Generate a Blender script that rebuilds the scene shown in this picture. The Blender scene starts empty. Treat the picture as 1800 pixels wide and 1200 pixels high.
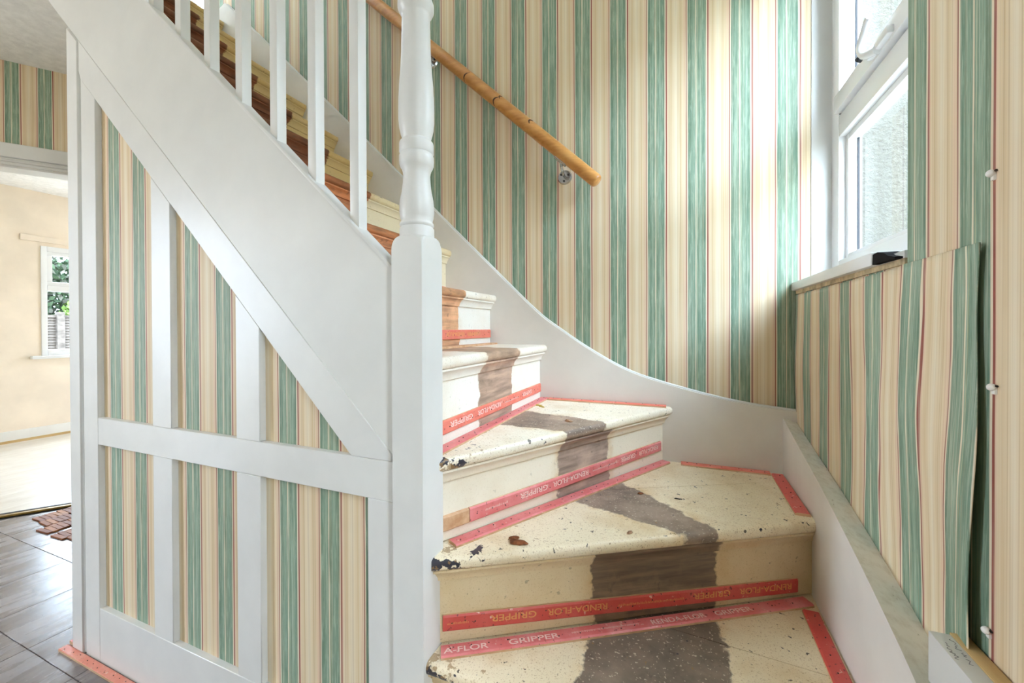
import bpy, bmesh, math, random
from math import sin, cos, radians, pi, floor as mfloor
from mathutils import Vector, Matrix

random.seed(7)
sc = bpy.context.scene
COL = sc.collection

# ------------------------------------------------------------------ camera
F_PX, PY = 720.0, 582.0
yaw = math.atan2(720, 1730)
pitch, roll = radians(-0.38), radians(0.2)
CAM_H = 1.10
fw0 = Vector((-sin(yaw), cos(yaw), 0)); rt0 = Vector((cos(yaw), sin(yaw), 0)); up0 = Vector((0, 0, 1))
fw = fw0 * cos(pitch) + up0 * sin(pitch)
up = up0 * cos(pitch) - fw0 * sin(pitch)
rt = rt0 * cos(roll) - up * sin(roll)
up = up * cos(roll) + rt0 * sin(roll)
cam = bpy.data.cameras.new('camera')
cam.sensor_fit = 'HORIZONTAL'; cam.sensor_width = 36.0
cam.lens = F_PX / 1800.0 * 36.0
cam.shift_y = (PY - 600.0) / 1800.0
cam.clip_start = 0.02; cam.clip_end = 200
cam_o = bpy.data.objects.new('camera', cam)
COL.objects.link(cam_o)
m = Matrix((rt, up, -fw)).transposed().to_4x4()
m.translation = Vector((0, 0, CAM_H))
cam_o.matrix_world = m
sc.camera = cam_o

# ------------------------------------------------------------------ world, exposure
SKY = 32.0
w = bpy.data.worlds.new('sky'); sc.world = w; w.use_nodes = True
bgn = w.node_tree.nodes['Background']
bgn.inputs[0].default_value = (0.69, 0.825, 1.0, 1); bgn.inputs[1].default_value = SKY
sc.view_settings.view_transform = 'Standard'; sc.view_settings.look = 'None'
sc.view_settings.gamma = 1.0; sc.view_settings.use_curve_mapping = False
sc.view_settings.exposure = 0.12
sc.cycles.max_bounces = 10; sc.cycles.diffuse_bounces = 6; sc.cycles.transparent_max_bounces = 12


def portal(name, loc, rot, sx, sy):
    l = bpy.data.lights.new(name, 'AREA'); l.shape = 'RECTANGLE'; l.size = sx; l.size_y = sy
    l.cycles.is_portal = True
    o = bpy.data.objects.new(name, l); COL.objects.link(o)
    o.location = loc; o.rotation_euler = rot
    return o


# area lights face -Z locally
portal('portal_window', (0.60, 1.27, 1.85), (0, radians(90), 0), 1.3, 0.8)          # faces -X
portal('portal_side_fill', (.62, -.03, 1.15), (0, radians(90), 0), 2.3, .32)           # unseen opening added for side fill light, faces -X
portal('portal_room', (-6.2, 2.6, 1.4), (0, radians(-90), 0), 1.2, 1.3)             # faces +X
portal('portal_room_side', (-5.0, 4.15, 1.1), (radians(-90), 0, 0), .26, 2.2)       # unseen side opening added to brighten the far room, faces -Y
portal('portal_hall', (-4.30, -1.2, 1.07), (0, radians(-90), 0), 2.15, .6)           # unseen hall opening added for fill light, faces +X


# warm fill light added in the hall, left of and behind the viewer
hl = bpy.data.lights.new('hall_fill_light', 'POINT'); hl.shadow_soft_size = .16; hl.energy = 18.0; hl.color = (1.0, .90, .78)
hlo = bpy.data.objects.new('hall_fill_light', hl); COL.objects.link(hlo); hlo.location = (-2.4, -.55, 1.8)


# ------------------------------------------------------------------ helpers
def lin(c):
    return tuple(((v / 255) / 12.92 if v / 255 <= 0.04045 else ((v / 255 + 0.055) / 1.055) ** 2.4) for v in c) + (1.0,)


def obj(name, me, mat=None, parent=None, **props):
    o = bpy.data.objects.new(name, me); COL.objects.link(o)
    if mat is not None:
        me.materials.clear(); me.materials.append(mat)
    if parent is not None:
        o.parent = parent
    for k, v in props.items():
        o[k] = v
    return o


def empty(name, loc=(0, 0, 0), rz=0, **props):
    o = bpy.data.objects.new(name, None); COL.objects.link(o)
    o.location = loc; o.rotation_euler = (0, 0, rz)
    o.empty_display_size = 0.05
    for k, v in props.items():
        o[k] = v
    return o


def tm(bm, name, smooth=None):
    bmesh.ops.recalc_face_normals(bm, faces=bm.faces)
    me = bpy.data.meshes.new(name); bm.to_mesh(me); bm.free()
    if smooth is not None:
        for p in me.polygons:
            p.use_smooth = True
        me.set_sharp_from_angle(angle=radians(smooth))
    return me


def box(bm, x0, x1, y0, y1, z0, z1, bev=0.0, seg=2, mtx=None):
    r = bmesh.ops.create_cube(bm, size=1.0)
    vs = r['verts']
    for v in vs:
        v.co = Vector((x0 + (v.co.x + .5) * (x1 - x0), y0 + (v.co.y + .5) * (y1 - y0), z0 + (v.co.z + .5) * (z1 - z0)))
    if bev > 0:
        es = list({e for v in vs for e in v.link_edges})
        r2 = bmesh.ops.bevel(bm, geom=es, offset=bev, segments=seg, affect='EDGES', profile=0.6)
        vs = [v for v in bm.verts if v.is_valid and (v in r2['verts'] or v in vs)]
    if mtx is not None:
        bmesh.ops.transform(bm, matrix=mtx, verts=list({v for v in vs if v.is_valid}))
    return vs


def boxme(name, x0, x1, y0, y1, z0, z1, bev=0.0, seg=2):
    bm = bmesh.new(); box(bm, x0, x1, y0, y1, z0, z1, bev, seg)
    return tm(bm, name, 40 if bev else None)


def prism(bm, pts, ext, bev=0.0, seg=2):
    """pts: 3D polygon (planar), ext: extrusion vector"""
    vs = [bm.verts.new(p) for p in pts]
    f = bm.faces.new(vs)
    r = bmesh.ops.extrude_face_region(bm, geom=[f])
    nv = [g for g in r['geom'] if isinstance(g, bmesh.types.BMVert)]
    bmesh.ops.translate(bm, vec=Vector(ext), verts=nv)
    if bev > 0:
        es = list({e for v in vs + nv for e in v.link_edges})
        bmesh.ops.bevel(bm, geom=es, offset=bev, segments=seg, affect='EDGES', profile=0.6)


def prismme(name, pts, ext, bev=0.0, seg=2, smooth=None):
    bm = bmesh.new(); prism(bm, [Vector(p) for p in pts], ext, bev, seg)
    return tm(bm, name, smooth if smooth else (40 if bev else None))


def lathe(bm, prof, cx, cy, n=40, cap=True):
    rings = []
    for r, z in prof:
        rings.append([bm.verts.new((cx + r * cos(2 * pi * k / n), cy + r * sin(2 * pi * k / n), z)) for k in range(n)])
    for a, b in zip(rings[:-1], rings[1:]):
        for k in range(n):
            bm.faces.new((a[k], a[(k + 1) % n], b[(k + 1) % n], b[k]))
    if cap:
        bm.faces.new(rings[0][::-1]); bm.faces.new(rings[-1])


def tube(bm, pts, rad, n=12, cap=True):
    pts = [Vector(p) for p in pts]
    if not isinstance(rad, (list, tuple)):
        rad = [rad] * len(pts)
    rings = []
    ref = None
    for i, p in enumerate(pts):
        t = (pts[min(i + 1, len(pts) - 1)] - pts[max(i - 1, 0)]).normalized()
        if ref is None:
            a = Vector((0, 0, 1)) if abs(t.z) < .9 else Vector((1, 0, 0))
            ref = t.cross(a).normalized()
        u = (ref - t * ref.dot(t)).normalized(); v = t.cross(u); ref = u
        rings.append([bm.verts.new(p + (u * cos(2 * pi * k / n) + v * sin(2 * pi * k / n)) * rad[i]) for k in range(n)])
    for a, b in zip(rings[:-1], rings[1:]):
        for k in range(n):
            bm.faces.new((a[k], a[(k + 1) % n], b[(k + 1) % n], b[k]))
    if cap:
        bm.faces.new(rings[0][::-1]); bm.faces.new(rings[-1])


def set_uv(me, fn):
    uv = me.uv_layers.new(name='uv')
    for p in me.polygons:
        for li in p.loop_indices:
            uv.data[li].uv = fn(me.vertices[me.loops[li].vertex_index].co, p.normal)


def catmull(pts, n=6):
    P = [Vector(p) for p in pts]
    out = []
    for i in range(len(P) - 1):
        p0, p1, p2, p3 = P[max(i - 1, 0)], P[i], P[i + 1], P[min(i + 2, len(P) - 1)]
        for k in range(n):
            t = k / n
            out.append(0.5 * ((2 * p1) + (p2 - p0) * t + (2 * p0 - 5 * p1 + 4 * p2 - p3) * t * t + (3 * p1 - p0 - 3 * p2 + p3) * t ** 3))
    out.append(P[-1])
    return out


# ------------------------------------------------------------------ materials
class NT:
    def __init__(self, name, rough=0.6, spec=0.5):
        self.mat = bpy.data.materials.new(name); self.mat.use_nodes = True
        self.t = self.mat.node_tree
        self.b = self.t.nodes['Principled BSDF']
        self.b.inputs['Roughness'].default_value = rough
        self.b.inputs['Specular IOR Level'].default_value = spec

    def n(self, ty, **kw):
        nd = self.t.nodes.new(ty)
        for k, v in kw.items():
            setattr(nd, k, v)
        return nd

    def l(self, a, b):
        self.t.links.new(a, b)

    def put(self, sock, v):
        if hasattr(v, 'node'):
            self.l(v, sock)
        elif v is not None:
            sock.default_value = v

    def math(self, op, a, b=None, c=None, clamp=False):
        nd = self.n('ShaderNodeMath', operation=op); nd.use_clamp = clamp
        self.put(nd.inputs[0], a); self.put(nd.inputs[1], b); self.put(nd.inputs[2], c)
        return nd.outputs[0]

    def mix(self, f, a, b, blend='MIX'):
        nd = self.n('ShaderNodeMix', data_type='RGBA', blend_type=blend)
        self.put(nd.inputs[0], f); self.put(nd.inputs[6], a); self.put(nd.inputs[7], b)
        return nd.outputs[2]

    def noise(self, vec, scale, detail=3, rough=0.55, dist=0.0):
        nd = self.n('ShaderNodeTexNoise'); nd.inputs['Scale'].default_value = scale
        nd.inputs['Detail'].default_value = detail; nd.inputs['Roughness'].default_value = rough
        nd.inputs['Distortion'].default_value = dist
        if vec is not None:
            self.l(vec, nd.inputs['Vector'])
        return nd.outputs['Fac']

    def step(self, v, lo, hi, a=0.0, b=1.0):
        nd = self.n('ShaderNodeMapRange'); nd.clamp = True
        self.put(nd.inputs[0], v)
        for i, x in zip((1, 2, 3, 4), (lo, hi, a, b)):
            nd.inputs[i].default_value = x
        return nd.outputs[0]

    def mapping(self, vec, scale=(1, 1, 1), loc=(0, 0, 0)):
        nd = self.n('ShaderNodeMapping')
        nd.inputs['Scale'].default_value = scale; nd.inputs['Location'].default_value = loc
        self.l(vec, nd.inputs['Vector'])
        return nd.outputs[0]

    def obj(self):
        return self.n('ShaderNodeTexCoord').outputs['Object']

    def uv(self):
        return self.n('ShaderNodeTexCoord').outputs['UV']

    def bump(self, h, strength, dist=0.01):
        nd = self.n('ShaderNodeBump'); nd.inputs['Strength'].default_value = strength
        nd.inputs['Distance'].default_value = dist
        self.l(h, nd.inputs['Height']); self.l(nd.outputs[0], self.b.inputs['Normal'])

    def col(self, c):
        self.put(self.b.inputs['Base Color'], c)


def plain(name, rgb, rough=0.5, spec=0.5, var=0.05, scale=12, bump=0.0, bscale=60, metal=0.0):
    t = NT(name, rough, spec)
    o = t.obj()
    n = t.noise(o, scale, 4)
    dark = tuple(v * (1 - var) for v in rgb)
    t.col(t.mix(t.step(n, .35, .65), lin(dark), lin(rgb)))
    if bump:
        t.bump(t.noise(o, bscale, 4), bump, .004)
    t.b.inputs['Metallic'].default_value = metal
    return t.mat


def stripe_paper(name, age=0.25, wave=0.0):
    """one wallpaper: green double stripes, dark red hairlines, streaky cream; UV u = stripe repeats, v = metres up"""
    t = NT(name, 0.55, 0.35)
    uv = t.uv()
    sep = t.n('ShaderNodeSeparateXYZ'); t.l(uv, sep.inputs[0])
    u, v = sep.outputs[0], sep.outputs[1]
    cmb = t.n('ShaderNodeCombineXYZ'); t.l(u, cmb.inputs[0]); t.l(v, cmb.inputs[1])
    jit = t.noise(t.mapping(cmb.outputs[0], (3, 2.5, 1)), 1.0, 2)
    u2 = t.math('ADD', u, t.math('MULTIPLY', t.math('SUBTRACT', jit, 0.5), 0.03 + wave))
    fr = t.math('FRACT', u2)
    ramp = t.n('ShaderNodeValToRGB'); cr = ramp.color_ramp; cr.interpolation = 'LINEAR'
    red, red2 = (150, 84, 74), (152, 90, 78)
    pale = (230, 219, 196); cream = (226, 209, 178); tan = (216, 194, 156); pink = (225, 197, 172)
    g1, g2, g3 = (118, 148, 128), (140, 166, 147), (106, 138, 118)
    stops = [(0.0, red), (.012, red), (.02, pink), (.05, cream), (.12, tan), (.16, cream), (.24, pale), (.30, cream),
             (.36, tan), (.40, cream), (.46, pink), (.482, cream), (.488, red2), (.503, red2), (.510, pale), (.528, pale),
             (.536, g3), (.60, g1), (.67, g2), (.708, g3), (.714, pale), (.730, pale), (.736, g2), (.752, g2), (.758, (190, 196, 160)), (.768, g1),
             (.85, g2), (.91, g1), (.952, g3), (.958, pale), (.982, pale), (.988, red)]
    while len(cr.elements) < len(stops):
        cr.elements.new(0.5)
    for e, (p, c) in zip(cr.elements, stops):
        e.position = p
    for e, (p, c) in zip(cr.elements, stops):
        e.color = lin(c)
    t.l(fr, ramp.inputs[0])
    base = ramp.outputs[0]
    # vertical brush streaks
    st = t.noise(t.mapping(cmb.outputs[0], (34, 1.4, 1)), 1.0, 5, .65)
    base = t.mix(t.step(st, .48, .66, 0, .38), base, lin((236, 228, 208)))
    st2 = t.noise(t.mapping(cmb.outputs[0], (46, .9, 1), (3.1, 7, 0)), 1.0, 4, .6)
    base = t.mix(t.step(st2, .5, .66, 0, .40), base, lin((188, 160, 120)), 'MULTIPLY')
    # mottled flecks on the greens
    isg = t.math('MULTIPLY', t.step(fr, .528, .536), t.step(fr, .952, .958, 1, 0))
    fl = t.noise(t.mapping(cmb.outputs[0], (30, 12, 1)), 1.0, 5, .7)
    base = t.mix(t.math('MULTIPLY', isg, t.step(fl, .5, .66, 0, .5)), base, lin((190, 208, 188)))
    fl2 = t.noise(t.mapping(cmb.outputs[0], (22, 5, 1), (9, 2, 0)), 1.0, 5, .7)
    base = t.mix(t.math('MULTIPLY', isg, t.step(fl2, .5, .66, 0, .6)), base, lin((82, 116, 98)))
    # age: patchy tan toning
    ag = t.noise(t.mapping(cmb.outputs[0], (.5, .9, 1), (5, 1, 0)), 1.0, 5, .6)
    base = t.mix(t.step(ag, .4, .75, 0, age), base, lin((196, 150, 88)), 'MULTIPLY')
    t.col(base)
    t.bump(st, .05, .002)
    return t.mat


def paint_stair(name, a=None, b=None, brown=(140, 120, 103), cream=(236, 224, 196), end=None, grime=.5, seed=0, grainx=True, chips=1.0):
    """old cream gloss paint; a, b: two plan lines (point, normal) enclosing the bare carpet run; end: newel-end point for chipped nosing"""
    t = NT(name, 0.34, 0.5)
    o = t.obj()
    om = t.mapping(o, (1, 1, 1), (seed * 1.7, seed * .9, seed * .4))
    wob = t.math('MULTIPLY', t.math('SUBTRACT', t.noise(om, 16, 4, .65), .5), .055)
    wob2 = t.math('MULTIPLY', t.math('SUBTRACT', t.noise(om, 90, 2, .5), .5), .012)
    # paint
    g = t.noise(om, 5, 5, .62)
    col = t.mix(t.step(g, .48, .70, 0, grime), lin(cream), lin((196, 158, 96)))
    g2 = t.noise(om, 2.3, 4, .6)
    col = t.mix(t.step(g2, .48, .66, 0, grime * .7), col, lin((214, 196, 158)))
    sp = t.noise(om, 210, 2, .5)
    col = t.mix(t.step(sp, .60, .68, 0, .42 * chips), col, lin((150, 112, 66)))
    sp3 = t.noise(om, 420, 1, .5)
    col = t.mix(t.step(sp3, .58, .68, 0, .3 * chips), col, lin((176, 140, 92)))
    sp2 = t.noise(om, 62, 3, .5)
    col = t.mix(t.step(sp2, .69, .70, 0, .9 * chips), col, lin((58, 46, 38)))
    rough = t.step(g, .3, .8, .28, .5)
    if a is not None:
        mk = None
        for (p, n) in (a, b):
            dt = t.n('ShaderNodeVectorMath', operation='DOT_PRODUCT')
            t.l(o, dt.inputs[0]); dt.inputs[1].default_value = (n[0], n[1], n[2] if len(n) > 2 else 0)
            dv = t.math('SUBTRACT', dt.outputs['Value'], p[0] * n[0] + p[1] * n[1])
            dv = t.math('ADD', t.math('ADD', dv, wob), wob2)
            s = t.step(dv, -.002, .004)
            h_ = t.step(dv, -.035, .0)
            mk = s if mk is None else t.math('MULTIPLY', mk, s)
            halo = h_ if mk is s else t.math('MULTIPLY', halo, h_)
        # varnish stain bleeding out of the carpet run into the paint
        col = t.mix(t.math('MULTIPLY', halo, t.step(t.noise(om, 12, 4, .6), .42, .62, 0, .6 if seed < 4 or 20 < seed < 24 else .2)), col, lin((200, 160, 92)))
        gr = t.noise(t.mapping(o, (6, 6, 70) if not grainx else (10, 10, 60)), 1.0, 4, .6)
        b1 = lin(brown); b2 = lin(tuple(v * .74 for v in brown)); b3 = lin(tuple(min(255, v * 1.16 + 6) for v in brown))
        bc = t.mix(t.step(gr, .35, .65), b1, b2)
        bc = t.mix(t.step(t.noise(om, 9, 5, .6), .5, .75, 0, .7), bc, b3)
        bc = t.mix(t.step(t.noise(om, 170, 2, .5), .64, .69, 0, .75 if grainx and seed < 4 else .0), bc, lin((214, 200, 178)))
        bc = t.mix(t.step(t.noise(om, 34, 4, .6), .64, .72, 0, .55), bc, lin((74, 62, 54)))
        col = t.mix(mk, col, bc)
        rough = t.math('ADD', rough, t.math('MULTIPLY', mk, .22))
    if end is not None:
        dd = t.n('ShaderNodeVectorMath', operation='DISTANCE'); t.l(o, dd.inputs[0]); dd.inputs[1].default_value = end
        near = t.step(dd.outputs['Value'], .02, .16, .17, 0.0)
        ch = t.math('ADD', t.noise(om, 26, 3, .6), near)
        col = t.mix(t.step(ch, .70, .72), col, lin((52, 50, 60)))
        col = t.mix(t.step(t.math('ADD', t.noise(om, 40, 3, .6), near), .70, .72, 0, .7), col, lin((150, 116, 70)))
    t.col(col)
    t.l(rough, t.b.inputs['Roughness'])
    t.bump(t.noise(om, 110, 3, .6), .12, .002)
    return t.mat


M = {}
M['paper'] = stripe_paper('wallpaper_stripe', .25)
M['paper_aged'] = stripe_paper('wallpaper_stripe_aged', .28)
M['paper_loose'] = stripe_paper('wallpaper_stripe_wavy', .22, .2)
M['white'] = plain('white_gloss_paint', (220, 220, 218), .36, .5, .03, 7, .06, 25)
M['white_sat'] = plain('white_satin_paint', (218, 218, 215), .45, .5, .03, 6, .08, 30)
M['string_paint'] = plain('off_white_string_paint', (226, 222, 216), .40, .5, .04, 5, .08, 30)
M['string_top'] = None
M['upvc'] = plain('white_upvc', (240, 242, 244), .2, .5, .015, 4)
M['ceil'] = plain('textured_ceiling_white', (244, 243, 241), .85, .2, .05, 22, .6, 45)
M['plaster_cream'] = plain('cream_wall_paint', (244, 230, 212), .75, .2, .05, 3, .12, 40)
M['plaster_white'] = plain('white_plaster', (236, 235, 231), .8, .2, .03, 5, .1, 40)
M['chrome'] = plain('brushed_chrome', (200, 202, 205), .22, .5, .05, 30, 0, 1, 1.0)
M['dark'] = plain('dark_cavity', (30, 28, 30), .9, .1)
M['gasket'] = plain('black_gasket', (40, 42, 48), .5, .3)
M['nail'] = plain('dark_nail_steel', (66, 62, 60), .4, .5, .1, 40, 0, 1, .8)
M['clip'] = plain('white_plastic_clip', (238, 236, 232), .35)
M['yellow'] = plain('yellow_plastic', (196, 170, 70), .5)
M['bark'] = plain('brown_wood_splinter', (150, 92, 58), .7, .2, .35, 60)
M['beige_chip'] = plain('pale_splinter', (196, 158, 128), .7, .2, .25, 60)


def wood(name, a, b, c, axis, rough=.4, sc_=1.0):
    t = NT(name, rough, .5)
    o = t.obj()
    s = {'x': (3, 40, 40), 'y': (40, 3, 40), 'd': (10, 40, 40)}[axis]
    gr = t.noise(t.mapping(o, tuple(v * sc_ for v in s)), 1.0, 5, .65)
    col = t.mix(t.step(gr, .35, .65), lin(a), lin(b))
    col = t.mix(t.step(t.noise(o, 7, 3), .5, .75, 0, .6), col, lin(c))
    t.col(col)
    return t.mat


M['pine'] = wood('varnished_pine', (205, 150, 84), (176, 118, 58), (216, 168, 104), 'x', .32)
M['knot'] = plain('dark_pine_knot', (84, 48, 26), .4, .4, .3, 80)
M['ply'] = wood('raw_chipboard_edge', (206, 178, 126), (188, 156, 104), (198, 160, 110), 'y', .7)
M['bare_wood'] = wood('bare_gripper_wood', (214, 176, 140), (190, 144, 104), (222, 190, 160), 'x', .6)


def gripper_mat(name, red, fade):
    t = NT(name, .42, .5)
    o = t.obj()
    geo = t.n('ShaderNodeNewGeometry')
    n = t.noise(o, 14, 4, .6)
    col = t.mix(t.step(n, .4, .7, 0, .75), lin(red), lin(fade))
    col = t.mix(t.step(t.noise(o, 120, 3, .6), .63, .70, 0, .85), col, lin((92, 44, 44)))
    col = t.mix(t.step(t.noise(o, 75, 3, .6), .66, .70, 0, .8), col, lin((226, 196, 180)))
    t.col(col)
    return t.mat


M['grip_red'] = gripper_mat('red_printed_gripper', (202, 78, 70), (206, 104, 94))
M['grip_pink'] = gripper_mat('pink_sheen_gripper', (216, 112, 112), (228, 152, 152))  # sky reflection on the flat-lying rods is put into this pink
M['grip_orange'] = gripper_mat('orange_red_gripper', (222, 112, 94), (230, 142, 122))
M['grip_pale'] = gripper_mat('pale_worn_gripper', (220, 132, 112), (228, 168, 148))
M['ink_tan'] = plain('tan_print', (226, 158, 96), .5)
M['ink_white'] = plain('pale_print', (246, 214, 206), .5)


def string_top_mat():
    t = NT('dirty_white_string_top', .5, .4)
    o = t.obj()
    c = t.mix(t.step(t.noise(o, 60, 5, .65), .45, .7, 0, .6), lin((224, 221, 212)), lin((192, 184, 168)))
    c = t.mix(t.step(t.noise(t.mapping(o, (60, 25, 25)), 1.0, 3, .6), .68, .72, 0, .8), c, lin((104, 84, 60)))
    t.col(c)
    return t.mat


M['string_top'] = string_top_mat()


def glass_mat():
    mt = bpy.data.materials.new('window_glass'); mt.use_nodes = True
    t = mt.node_tree; t.nodes.clear()
    out = t.nodes.new('ShaderNodeOutputMaterial'); mx = t.nodes.new('ShaderNodeMixShader')
    tr = t.nodes.new('ShaderNodeBsdfTransparent'); gl = t.nodes.new('ShaderNodeBsdfGlossy')
    tr.inputs[0].default_value = (.95, .97, .97, 1)
    gl.inputs['Roughness'].default_value = .02
    fr = t.nodes.new('ShaderNodeFresnel'); fr.inputs[0].default_value = 1.45
    mp = t.nodes.new('ShaderNodeMath'); mp.operation = 'MULTIPLY'; mp.inputs[1].default_value = .12
    t.links.new(fr.outputs[0], mp.inputs[0]); t.links.new(mp.outputs[0], mx.inputs[0])
    t.links.new(tr.outputs[0], mx.inputs[1]); t.links.new(gl.outputs[0], mx.inputs[2])
    t.links.new(mx.outputs[0], out.inputs[0])
    return mt


M['glass'] = glass_mat()

# ------------------------------------------------------------------ key dimensions (metres, floor z = 0)
PER = 0.139                                   # wallpaper repeat
Y_STR, Y_BACK = 1.60, 1.63                    # face of wall string, face of back wall
X_STR = 0.308                                 # face of right-hand wall string
Y_SP = 0.72                                   # face of the under-stair panelling
NX0, NX1, NY0, NY1 = -0.566, -0.490, 0.700, 0.776
TH = radians(1.0)
RC = Vector((0.352, 1.63, 0)); RD = Vector((sin(TH), -cos(TH), 0)); RN = Vector((cos(TH), sin(TH), 0))   # right wall
TZ = [.205, .41, .613, .813, 1.033] + [1.243 + (k - 5) * .2105 for k in range(5, 14)]
NXK = {k: -.739 - (k - 5) * .2213 for k in range(4, 14)}
NXK[4] = -.512
CEIL, CEIL2, LAND = 2.68, 5.3, TZ[13]


def rp(s, off, z):
    """point on the right wall: s metres from the back corner towards the viewer, off metres proud of it"""
    p = RC + RD * s - RN * off
    return Vector((p.x, p.y, z))


def quads(name, qs, mat, uvf=None, **props):
    vs, fs = [], []
    for q in qs:
        fs.append(tuple(range(len(vs), len(vs) + len(q)))); vs += [tuple(p) for p in q]
    me = bpy.data.meshes.new(name); me.from_pydata(vs, [], fs)
    if uvf:
        set_uv(me, uvf)
    return obj(name, me, mat, **props)


# ================================================================== SETTING
S = dict(kind='structure')


def wall_mesh(name, rects, to3, nrm, thick, mat, uvf):
    """rects in (s, z); to3(s, z) -> point; every rect becomes a slab of given thickness behind the face"""
    bm = bmesh.new()
    for (s0, s1, z0, z1) in rects:
        prism(bm, [to3(s0, z0), to3(s1, z0), to3(s1, z1), to3(s0, z1)], nrm * thick)
    me = tm(bm, name)
    set_uv(me, uvf)
    return obj(name, me, mat, **S)


# back wall (runs along X), stripe phase measured from its paper
wall_mesh('wall_back', [(-3.25, .50, 0, LAND), (-2.70, .50, LAND, CEIL2), (-3.25, -2.70, 3.35, CEIL2), (-3.25, -3.02, LAND, 3.35)], lambda s, z: Vector((s, Y_BACK, z)), Vector((0, 1, 0)), .12, M['paper'],
          lambda c, n: ((c.x + 2.279) / PER, c.z))
# right wall with window opening (the opening runs right up to the back wall)
W_S0, W_S1, W_Z0, W_Z1 = 0.0, .70, 1.22, 2.42
FILL_S0, FILL_S1 = 1.50, 1.82                            # opening added behind the viewer to let in side light
wall_mesh('wall_right', [(-.12, FILL_S0, 0, W_Z0), (-.12, 3.4, W_Z1, CEIL2), (W_S1, FILL_S0, W_Z0, W_Z1), (FILL_S1, 3.4, 0, W_Z1), (FILL_S0, FILL_S1, 2.3, W_Z1)],
          lambda s, z: rp(s, 0, z), RN, .20, M['paper_aged'],
          lambda c, n: (((c - RC).dot(RD) - .0305) / .1465, c.z))
# angled hall wall with the doorway into the far room
HA, HD = Vector((-3.686, 1.053, 0)), Vector((.582, .814, 0)).normalized()
HN = Vector((HD.y, -HD.x, 0))


def hp(s, z, off=0):
    p = HA + HD * s + HN * off
    return Vector((p.x, p.y, z))


D0, D1, DZ = -.34, .62, 2.07
wall_mesh('wall_left', [(-.9, D0, 0, CEIL + .06), (D1, .80, 0, CEIL + .06), (D0, D1, DZ, CEIL + .06)], lambda s, z: hp(s, z), -HN, .12, M['paper_aged'],
          lambda c, n: (((c - HA).dot(HD) - .10) / .134, c.z))
wall_mesh('wall_hall', [(-1.9, -1.5, 0, CEIL), (-.9, .35, 0, CEIL), (-1.5, -.9, 2.15, CEIL)], lambda s, z: Vector((-4.22, s, z)), Vector((-1, 0, 0)), .12, M['paper_aged'],  # gap in this wall is added to let in fill light
          lambda c, n: (c.y / PER, c.z))
# front wall behind the viewer
wall_mesh('wall_front', [(-4.3, .6, 0, CEIL2)], lambda s, z: Vector((s, -1.7, z)),
          Vector((0, -1, 0)), .12, M['paper_aged'], lambda c, n: (c.x / PER, c.z))

# ceilings
def slab(name, x0, x1, y0, y1, z0, z1, mat, **p):
    return obj(name, boxme(name, x0, x1, y0, y1, z0, z1), mat, **p)


bm = bmesh.new()
prism(bm, [Vector(p) for p in [(-4.35, -1.8, CEIL), (-2.53, -1.8, CEIL), (-2.53, 1.63, CEIL), (-3.31, 1.63, CEIL), (-4.35, .17, CEIL)]], (0, 0, .12))
box(bm, -2.53, .55, -1.8, .70, CEIL, CEIL + .12)
obj('ceiling', tm(bm, 'ceiling'), M['ceil'], **S)
slab('ceiling_landing', -4.4, .7, -1.9, 1.8, CEIL2, CEIL2 + .1, M['ceil'], **S)
slab('floor_landing', -4.3, NXK[13] - .03, .74, 1.63, LAND - .05, LAND, M['plaster_white'], **S)
wall_mesh('wall_landing', [(-1.7, 1.75, LAND - .1, CEIL2)],
          lambda s, z: Vector((-4.3, s, z)), Vector((-1, 0, 0)), .1, M['plaster_white'], lambda c, n: (c.y, c.z))

w3 = empty('window_3', (-2.86, 1.66, LAND), **S)
for a_ in ((-3.02, -2.98, LAND, 3.35), (-2.74, -2.70, LAND, 3.35), (-2.98, -2.74, LAND, LAND + .03), (-2.98, -2.74, 3.31, 3.35)):
    o = obj('frame_bar', boxme('frame_bar', a_[0] + 2.86, a_[1] + 2.86, .0, .06, a_[2] - LAND, a_[3] - LAND, .004), M['upvc'], w3)
obj('pane', boxme('pane', -.12, .12, .03, .034, .03, 3.31 - LAND), M['glass'], w3)

# ------------------------------------------------------------------ hall floor: sheen vinyl tiles
def tile_mat():
    t = NT('worn_vinyl_tile', .22, .6)
    o = t.obj()
    ge = t.n('ShaderNodeObjectInfo')
    n = t.noise(t.mapping(o, (16, 3, 1)), 1.0, 5, .65)
    c = t.mix(t.step(n, .35, .7), lin((104, 94, 92)), lin((138, 128, 126)))
    c = t.mix(t.step(t.noise(o, 6, 5, .6), .45, .75, 0, .5), c, lin((160, 150, 148)))
    c = t.mix(t.step(t.noise(o, 90, 3, .6), .68, .71, 0, .9), c, lin((48, 42, 42)))
    c = t.mix(t.step(t.noise(t.mapping(o, (70, 14, 1)), 1.0, 3, .6), .68, .72, 0, .7), c, lin((222, 214, 206)))
    t.col(c)
    t.l(t.step(n, .3, .8, .16, .42), t.b.inputs['Roughness'])
    t.bump(t.noise(t.mapping(o, (30, 8, 1)), 1.0, 4), .15, .003)
    return t.mat


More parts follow.
